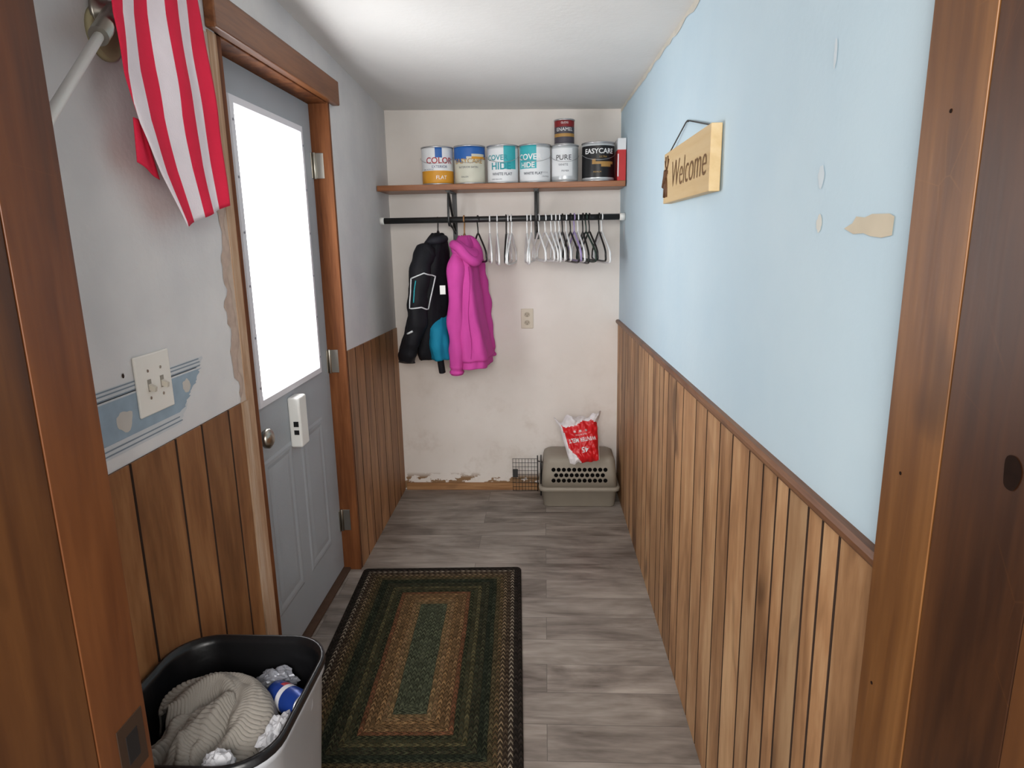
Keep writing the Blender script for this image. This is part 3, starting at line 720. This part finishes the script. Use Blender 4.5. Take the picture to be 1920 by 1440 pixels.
# ring numbers counted from the outer edge
A=t.ramp(q,st([(0,(46,40,36)),(1,(48,42,38)),(2,(156,144,126)),(3,(64,52,42)),(4,(140,120,94)),(5,(112,90,64)),(6,(92,82,58)),(7,(62,66,50)),(8,(48,54,42)),(9,(70,72,52)),(10,(58,62,46)),(11,(96,90,62)),(12,(60,62,46)),(13,(74,74,52)),(14,(126,84,60)),(15,(142,112,78)),(16,(116,92,64)),(17,(146,116,80)),(18,(128,98,70)),(19,(120,98,66)),(20,(88,92,72))]),True)
B=t.ramp(q,st([(0,(52,46,42)),(2,(70,60,52)),(3,(92,78,62)),(4,(70,60,48)),(5,(82,74,52)),(7,(44,48,38)),(9,(56,52,40)),(11,(62,62,46)),(13,(48,50,38)),(14,(104,70,50)),(15,(112,86,58)),(17,(124,94,62)),(18,(134,110,78)),(20,(72,76,60))]),True)
Cc=t.ramp(q,st([(0,(32,30,27)),(2,(44,37,33)),(4,(52,44,35)),(7,(30,33,28)),(9,(40,42,34)),(11,(74,66,46)),(13,(38,38,30)),(14,(80,64,44)),(18,(88,74,52)),(20,(54,58,47))]),True)
c=t.mix(t.math('GREATER_THAN',sel,.36),A,B); c=t.mix(t.math('GREATER_THAN',sel,.72),c,Cc)
jt=t.n('ShaderNodeHueSaturation'); t.l(c,jt.inputs['Color']); t.l(t.math('ADD',t.math('MULTIPLY',wn.outputs['Value'],.8),.62),jt.inputs['Value']); c=jt.outputs[0]
prof=t.math('SUBTRACT',1,t.math('MULTIPLY',t.math('MULTIPLY',ch_,ch_),3.6))
st_=t.math('MULTIPLY',t.math('SINE',t.math('MULTIPLY',ph,18.85)),.3)
hgt=t.math('ADD',prof,st_)
c=t.mix(t.ramp(hgt,[(.0,(.7,.7,.7,1)),(.40,(0,0,0,1))]),c,col(24,21,17))
t.base(c,.95,0,.05); t.bump(hgt,.9,.006); m_rug=t.m
mb=MB(); mb.loft([rrect(0,0,hx-.004,hy-.004,.02,.001,5),rrect(0,0,hx,hy,.022,.006,5),rrect(0,0,hx-.003,hy-.003,.02,.011,5)],0,smooth=False)
rug=mb.obj('braided_rug',[m_rug],origin=(0,0,0)); rug.location=(-.455,2.148,0); rug.rotation_euler=(0,0,math.radians(2.3))
tag(rug,'rectangular braided rug in green, rust, tan and black','rug')
# ---------------------------------------------------------------- trash bin
tb=tag(empty('trash_bin',(-.67,1.14,0)),'grey plastic trash bin with black liner, full of rubbish','trash bin')
bx0,by0=-.668,1.145
def rb(z,hx_,hy_,r): return rrect(bx0,by0,hx_,hy_,r,z,8)
mb=MB(); mb.loft([rb(.0,.125,.145,.06),rb(.01,.13,.15,.06),rb(.57,.172,.192,.09),rb(.575,.178,.198,.095),rb(.598,.180,.200,.095),rb(.602,.176,.196,.09),rb(.598,.170,.190,.09),rb(.4,.155,.175,.08),rb(.05,.12,.14,.05)],0)
mb.obj('bin_body',[M('bin_grey',col(184,188,194),.35,0,.05)],tb)
mb=MB(); rings=[]
for i,(z,hx_,hy_,r) in enumerate([(.592,.1808,.2008,.095),(.606,.180,.200,.095),(.608,.172,.192,.09),(.59,.166,.186,.09),(.5,.155,.175,.085),(.40,.145,.165,.08),(.36,.12,.14,.07)]):
    rg=rb(z,hx_,hy_,r)
    if i==4: rg=[(x+.008*noise.noise(Vector((x*20,y*20,1))),y+.008*noise.noise(Vector((y*20,x*20,1))),zz) for x,y,zz in rg]
    rings.append(rg)
mb.loft(rings,0,False,True); mb.obj('bin_liner',[M('liner_black',col(18,18,20),.3,0,.1,10,.4,18)],tb)
# knitted towel: a ribbed sheet bunched along a curved path
m_tow=cloth('towel_grey',col(146,140,132),.95,260)
def knit(mb,pts,width,arch,seed,ribs,nu=300,nv=40):
    P=catmull(pts,40); n=len(P); V=[]
    for i in range(nu+1):
        f_=i/nu*(n-1); a_=int(min(f_,n-2)); p=P[a_].lerp(P[a_+1],f_-a_)
        d_=(P[min(a_+2,n-1)]-P[max(a_-1,0)]); d_.z*=.3; d_.normalize(); sd=Vector((-d_.y,d_.x,0)).normalized()
        t_=i/nu; wd=width*(1+.3*noise.noise(Vector((t_*4,seed,0))))*min(1,.6+5*t_,.6+5*(1-t_))
        rib=.0028*math.sin(t_*ribs*2*pi)
        for j in range(nv+1):
            g=-1+2*j/nv
            hgt_=arch*(1-abs(g)**2.2)+rib*(1-.3*abs(g))
            fold=.020*noise.noise(Vector((g*1.6+seed,t_*4,0)))+.004*noise.noise(Vector((g*5,t_*12,seed)))
            q=p+sd*(wd*g*(1-.12*abs(g)))+Vector((0,0,hgt_+fold-.05*max(0,abs(g)-.75)*4*.5))
            q+=d_*(.018*noise.noise(Vector((g*2,t_*3,seed+4))))
            V.append(q)
    F=[]
    for i in range(nu):
        for j in range(nv): F.append([i*(nv+1)+j,i*(nv+1)+j+1,(i+1)*(nv+1)+j+1,(i+1)*(nv+1)+j])
    mb.add(V,F,0,True)
tw=tag(empty('ribbed_towel',(-.66,1.1,.45)),'crumpled light grey ribbed towel inside the bin','towel')
mb=MB()
knit(mb,[(-.785,1.14,.515),(-.75,1.195,.535),(-.69,1.22,.54),(-.635,1.19,.535),(-.605,1.13,.525),(-.61,1.06,.51),(-.65,1.01,.48)],.056,.05,1,60)
knit(mb,[(-.655,1.17,.535),(-.675,1.12,.545),(-.685,1.05,.535),(-.68,.99,.51),(-.68,.965,.48)],.048,.045,2,34)
knit(mb,[(-.73,1.17,.51),(-.74,1.10,.515),(-.76,1.03,.50),(-.775,.99,.48)],.045,.04,3,28)
tk=mb.obj('towel_cloth',[m_tow],tw); so=tk.modifiers.new('s','SOLIDIFY'); so.thickness=.004
cn=tag(empty('drink_can',(-.54,1.22,.53)),'blue and white aluminium drink can in the bin','can')
mb=MB(); 
ax=Vector((.62,-.45,.12)).normalized(); sx_=ax.cross(Vector((0,0,1))).normalized(); sy_=ax.cross(sx_).normalized(); o0=Vector((-.598,1.245,.530))
rings=[]
prof=[(0,.022),(.006,.028),(.03,.029),(.045,.029),(.06,.029),(.08,.029),(.095,.028),(.106,.024),(.110,.024),(.108,.021)]
for h_,r_ in prof: rings.append([o0+ax*h_+sx_*r_*math.cos(2*pi*k/28)+sy_*r_*math.sin(2*pi*k/28) for k in range(28)])
mb.loft(rings,0,smooth=True,mif=lambda i,j:(1 if i in (0,7,8) else (0 if i in (1,4,5) else (2 if i in (3,) else (3 if (i==2 and j%14<7) else 0)))))
mb.obj('can_shell',[M('can_blue',col(28,60,140),.3,.2),M('can_alu',col(190,194,200),.3,.7),M('can_white',col(210,210,216),.3),M('can_red',col(170,30,40),.3)],cn)
def crumple(name,loc,r,mat,lab,cat,seed,sc=(1,1,1)):
    import bmesh
    bm=bmesh.new(); bmesh.ops.create_icosphere(bm,subdivisions=4,radius=1)
    for v_ in bm.verts:
        d_=v_.co.normalized(); k_=1+.45*noise.noise(d_*2+Vector((seed,0,0)))-.35*abs(noise.noise(d_*4.5+Vector((0,seed,0))))+.12*noise.noise(d_*11)
        v_.co=Vector((d_.x*sc[0],d_.y*sc[1],d_.z*sc[2]))*r*k_
    me=bpy.data.meshes.new(name); bm.to_mesh(me); bm.free(); me.materials.append(mat)
    o=bpy.data.objects.new(name,me); C.objects.link(o); o.location=loc; tag(o,lab,cat); return o
mpap=M('tissue_white',col(196,196,200),.6,0,.06,10,.3,40)
crumple('crumpled_tissue',(-.60,.985,.555),.034,mpap,'crumpled white tissue on top of the rubbish','tissue',3,(1.1,1.1,1.3))
crumple('crumpled_tissue',(-.535,1.10,.54),.036,mpap,'crumpled white tissue beside the towel','tissue',8,(.8,1.5,.9))
crumple('crumpled_wrapper',(-.61,1.285,.53),.034,M('wrapper_grey',col(140,142,150),.35,.2),'crumpled grey wrapper beside the drink can','wrapper',12,(1.3,.8,.8))
crumple('black_bag',(-.79,1.05,.46),.06,M('bag_black',col(26,26,30),.3,0,.1,10,.3,30),'crumpled black plastic bag in the bin','bag',17,(1,1.4,.7))
# ---------------------------------------------------------------- welcome sign
sg=tag(empty('welcome_sign',(.42,2.015,1.60)),'pale wood block sign reading Welcome with deer motif','sign')
SX=.403
sy0,sy1,sz0,sz1=1.70,2.33,1.603,1.762
mb=MB(); mb.box(SX,RX(2,1.68)-.001,sy0,sy1,sz0,sz1); mb.obj('board',[wood('sign_pine',col(190,160,112),col(206,178,132),col(214,190,148),1,7,.5,.3,False)],sg,bevel=.002)
mb=MB()
addtext(mb,'Welcome',.115,lambda u,v:(SX-.0012,1.965-u,1.680+v),0,bold=-.0012,shear=.18,sx=1.02)
mb.obj('lettering',[M('burnt_brown',col(112,78,40),.6)],sg)
mb=MB()
def line(pts,r): mb.tube([(SX-.0005,y,z) for y,z in pts],r,6)
line([(2.300,1.622),(2.295,1.65),(2.282,1.685)],.007); line([(2.262,1.622),(2.264,1.65),(2.278,1.685)],.006); line([(2.305,1.655),(2.282,1.685),(2.272,1.705)],.011); line([(2.276,1.703),(2.258,1.699)],.006)
for s_ in (-1,1): line([(2.276,1.705),(2.276+s_*.020,1.722),(2.276+s_*.016,1.750)],.003); line([(2.276+s_*.020,1.722),(2.276+s_*.034,1.738)],.0025)
mb.obj('deer_motif',[M('dark_brown',col(92,60,34),.6)],sg)
mb=MB(); xw=RX(2,1.8)-.006
mb.tube([(SX+.012,2.315,1.762),(xw,2.11,1.826),(xw,2.09,1.828),(xw,2.05,1.822),(xw,1.80,1.772),(SX+.012,1.755,1.762)],.0022,6)
mb.tube([(xw,2.09,1.828),(xw+.008,2.09,1.828)],.003,8)
mb.obj('wire',[m_dsteel],sg)
# ---------------------------------------------------------------- flag
fl=tag(empty('wall_flag',(-.80,1.5,1.54)),'red and white striped flag draped from a white pole','flag')
m_fr=cloth('flag_red',col(222,44,74),.8,300); m_fw=cloth('flag_white',col(234,224,230),.8,300)
def lerp_tab(tab,t):
    n=len(tab)-1; x=t*n; i=min(int(x),n-1); k=x-i
    return tuple(tab[i][q]*(1-k)+tab[i+1][q]*k for q in range(2))
Lt=[(1.36,2.26),(1.315,2.05),(1.30,1.92),(1.315,1.82),(1.345,1.735),(1.405,1.64),(1.483,1.537)]
Rt=[(1.62,2.26),(1.64,2.12),(1.66,2.02),(1.675,1.92),(1.685,1.82),(1.690,1.70),(1.696,1.592)]
NTT=60
V=[];F=[];MI=[]
for j in range(NTT+1):
    t_=j/NTT; a=lerp_tab(Lt,t_); b=lerp_tab(Rt,t_); sl=2/7*t_**1.3
    for i in range(71):
        g=i/70; s_=max(0,(g-sl)/(1-sl)); y=a[0]*(1-s_)+b[0]*s_; z=a[1]*(1-s_)+b[1]*s_
        x=-.80+.006*math.sin(s_*11+.8+t_*1.5)+.006*noise.noise(Vector((s_*3,t_*4,0)))+(.0 if s_>0 else -.001)
        V.append((x,y,z))
for j in range(NTT):
    for i in range(70):
        F.append([j*71+i,j*71+i+1,(j+1)*71+i+1,(j+1)*71+i]); MI.append(0 if (i//10)%2==0 else 1)
mb=MB(); mb.add(V,F,0,True); mb.mi=MI
V=[];F=[];MI2=[]
for j in range(13):
    for i in range(9):
        t_=j/12; s_=i/8
        y0_,z0_=1.347-.006*t_,1.745-.085*t_; y1_,z1_=1.38+.035*t_,1.74-.108*t_
        V.append((-.809+.003*math.sin(s_*6),y0_*(1-s_)+y1_*s_,z0_*(1-s_)+z1_*s_))
for j in range(12):
    for i in range(8): F.append([j*9+i,j*9+i+1,(j+1)*9+i+1,(j+1)*9+i]); MI2.append(0 if i<4 else (1 if i<6 else 0))
mb.add(V,F,0,True); mb.mi=MI+MI2
fo=mb.obj('flag_cloth',[m_fr,m_fw],fl); so=fo.modifiers.new('s','SOLIDIFY'); so.thickness=.0015
mb=MB(); mb.tube([(-.69,.893,1.618),(-.72,.994,1.687),(-.82,1.332,1.918)],.009,12); mb.obj('pole',[m_white],fl)
mb=MB(); revX(mb,(LX,1.375,1.905),[(0,.05),(.008,.05),(.012,.045)],28); mb.obj('mounting_disc',[M('disc_brass',col(176,166,130),.5)],fl)
mb=MB(); revX(mb,(LX+.01,1.365,1.94),[(0,.035),(.006,.033),(.01,.02),(.03,.018)],24); mb.obj('bracket',[m_steel],fl)
mb=MB(); mb.tube([(-.797,1.255,1.866),(-.832,1.372,1.945)],.017,16); mb.obj('pole_socket',[m_steel],fl)
# ---------------------------------------------------------------- light
w=bpy.data.worlds.new('World'); bpy.context.scene.world=w; w.use_nodes=True
bg_=w.node_tree.nodes['Background']; bg_.inputs[0].default_value=(1,.985,.96,1); bg_.inputs[1].default_value=1.1
ld=bpy.data.lights.new('fill_light','AREA'); ld.shape='RECTANGLE'; ld.size=1.1; ld.size_y=.9; ld.energy=56; ld.color=(1,.97,.93)  # unseen area light added behind the camera to brighten the far wall
lo=bpy.data.objects.new('fill_light',ld); C.objects.link(lo); lo.location=(-.05,-.9,1.8); lo.rotation_euler=(math.radians(86),0,0)
lo['label']='added soft fill light behind the camera'; lo['category']='fill light'
# ---------------------------------------------------------------- camera
r=math.radians(1.0);p=math.radians(12.5);th=math.radians(2.93)
def dirv(u,v,fw0):
    u,v=u*math.cos(r)+v*math.sin(r),-u*math.sin(r)+v*math.cos(r)
    fw=fw0*math.cos(p)+v*math.sin(p);up=-fw0*math.sin(p)+v*math.cos(p)
    return Vector((u*math.cos(th)-fw*math.sin(th),u*math.sin(th)+fw*math.cos(th),up))
R_,U_,F_=dirv(1,0,0),dirv(0,1,0),dirv(0,0,1)
cd=bpy.data.cameras.new('Camera'); cd.sensor_width=36; cd.lens=36*1236/1920; cd.clip_start=.02
cam=bpy.data.objects.new('Camera',cd); C.objects.link(cam)
cam.matrix_world=Matrix(((R_.x,U_.x,-F_.x,0),(R_.y,U_.y,-F_.y,0),(R_.z,U_.z,-F_.z,1.5),(0,0,0,1)))
bpy.context.scene.camera=cam
bpy.context.scene.view_settings.view_transform='Standard'
bpy.context.scene.view_settings.exposure=.25
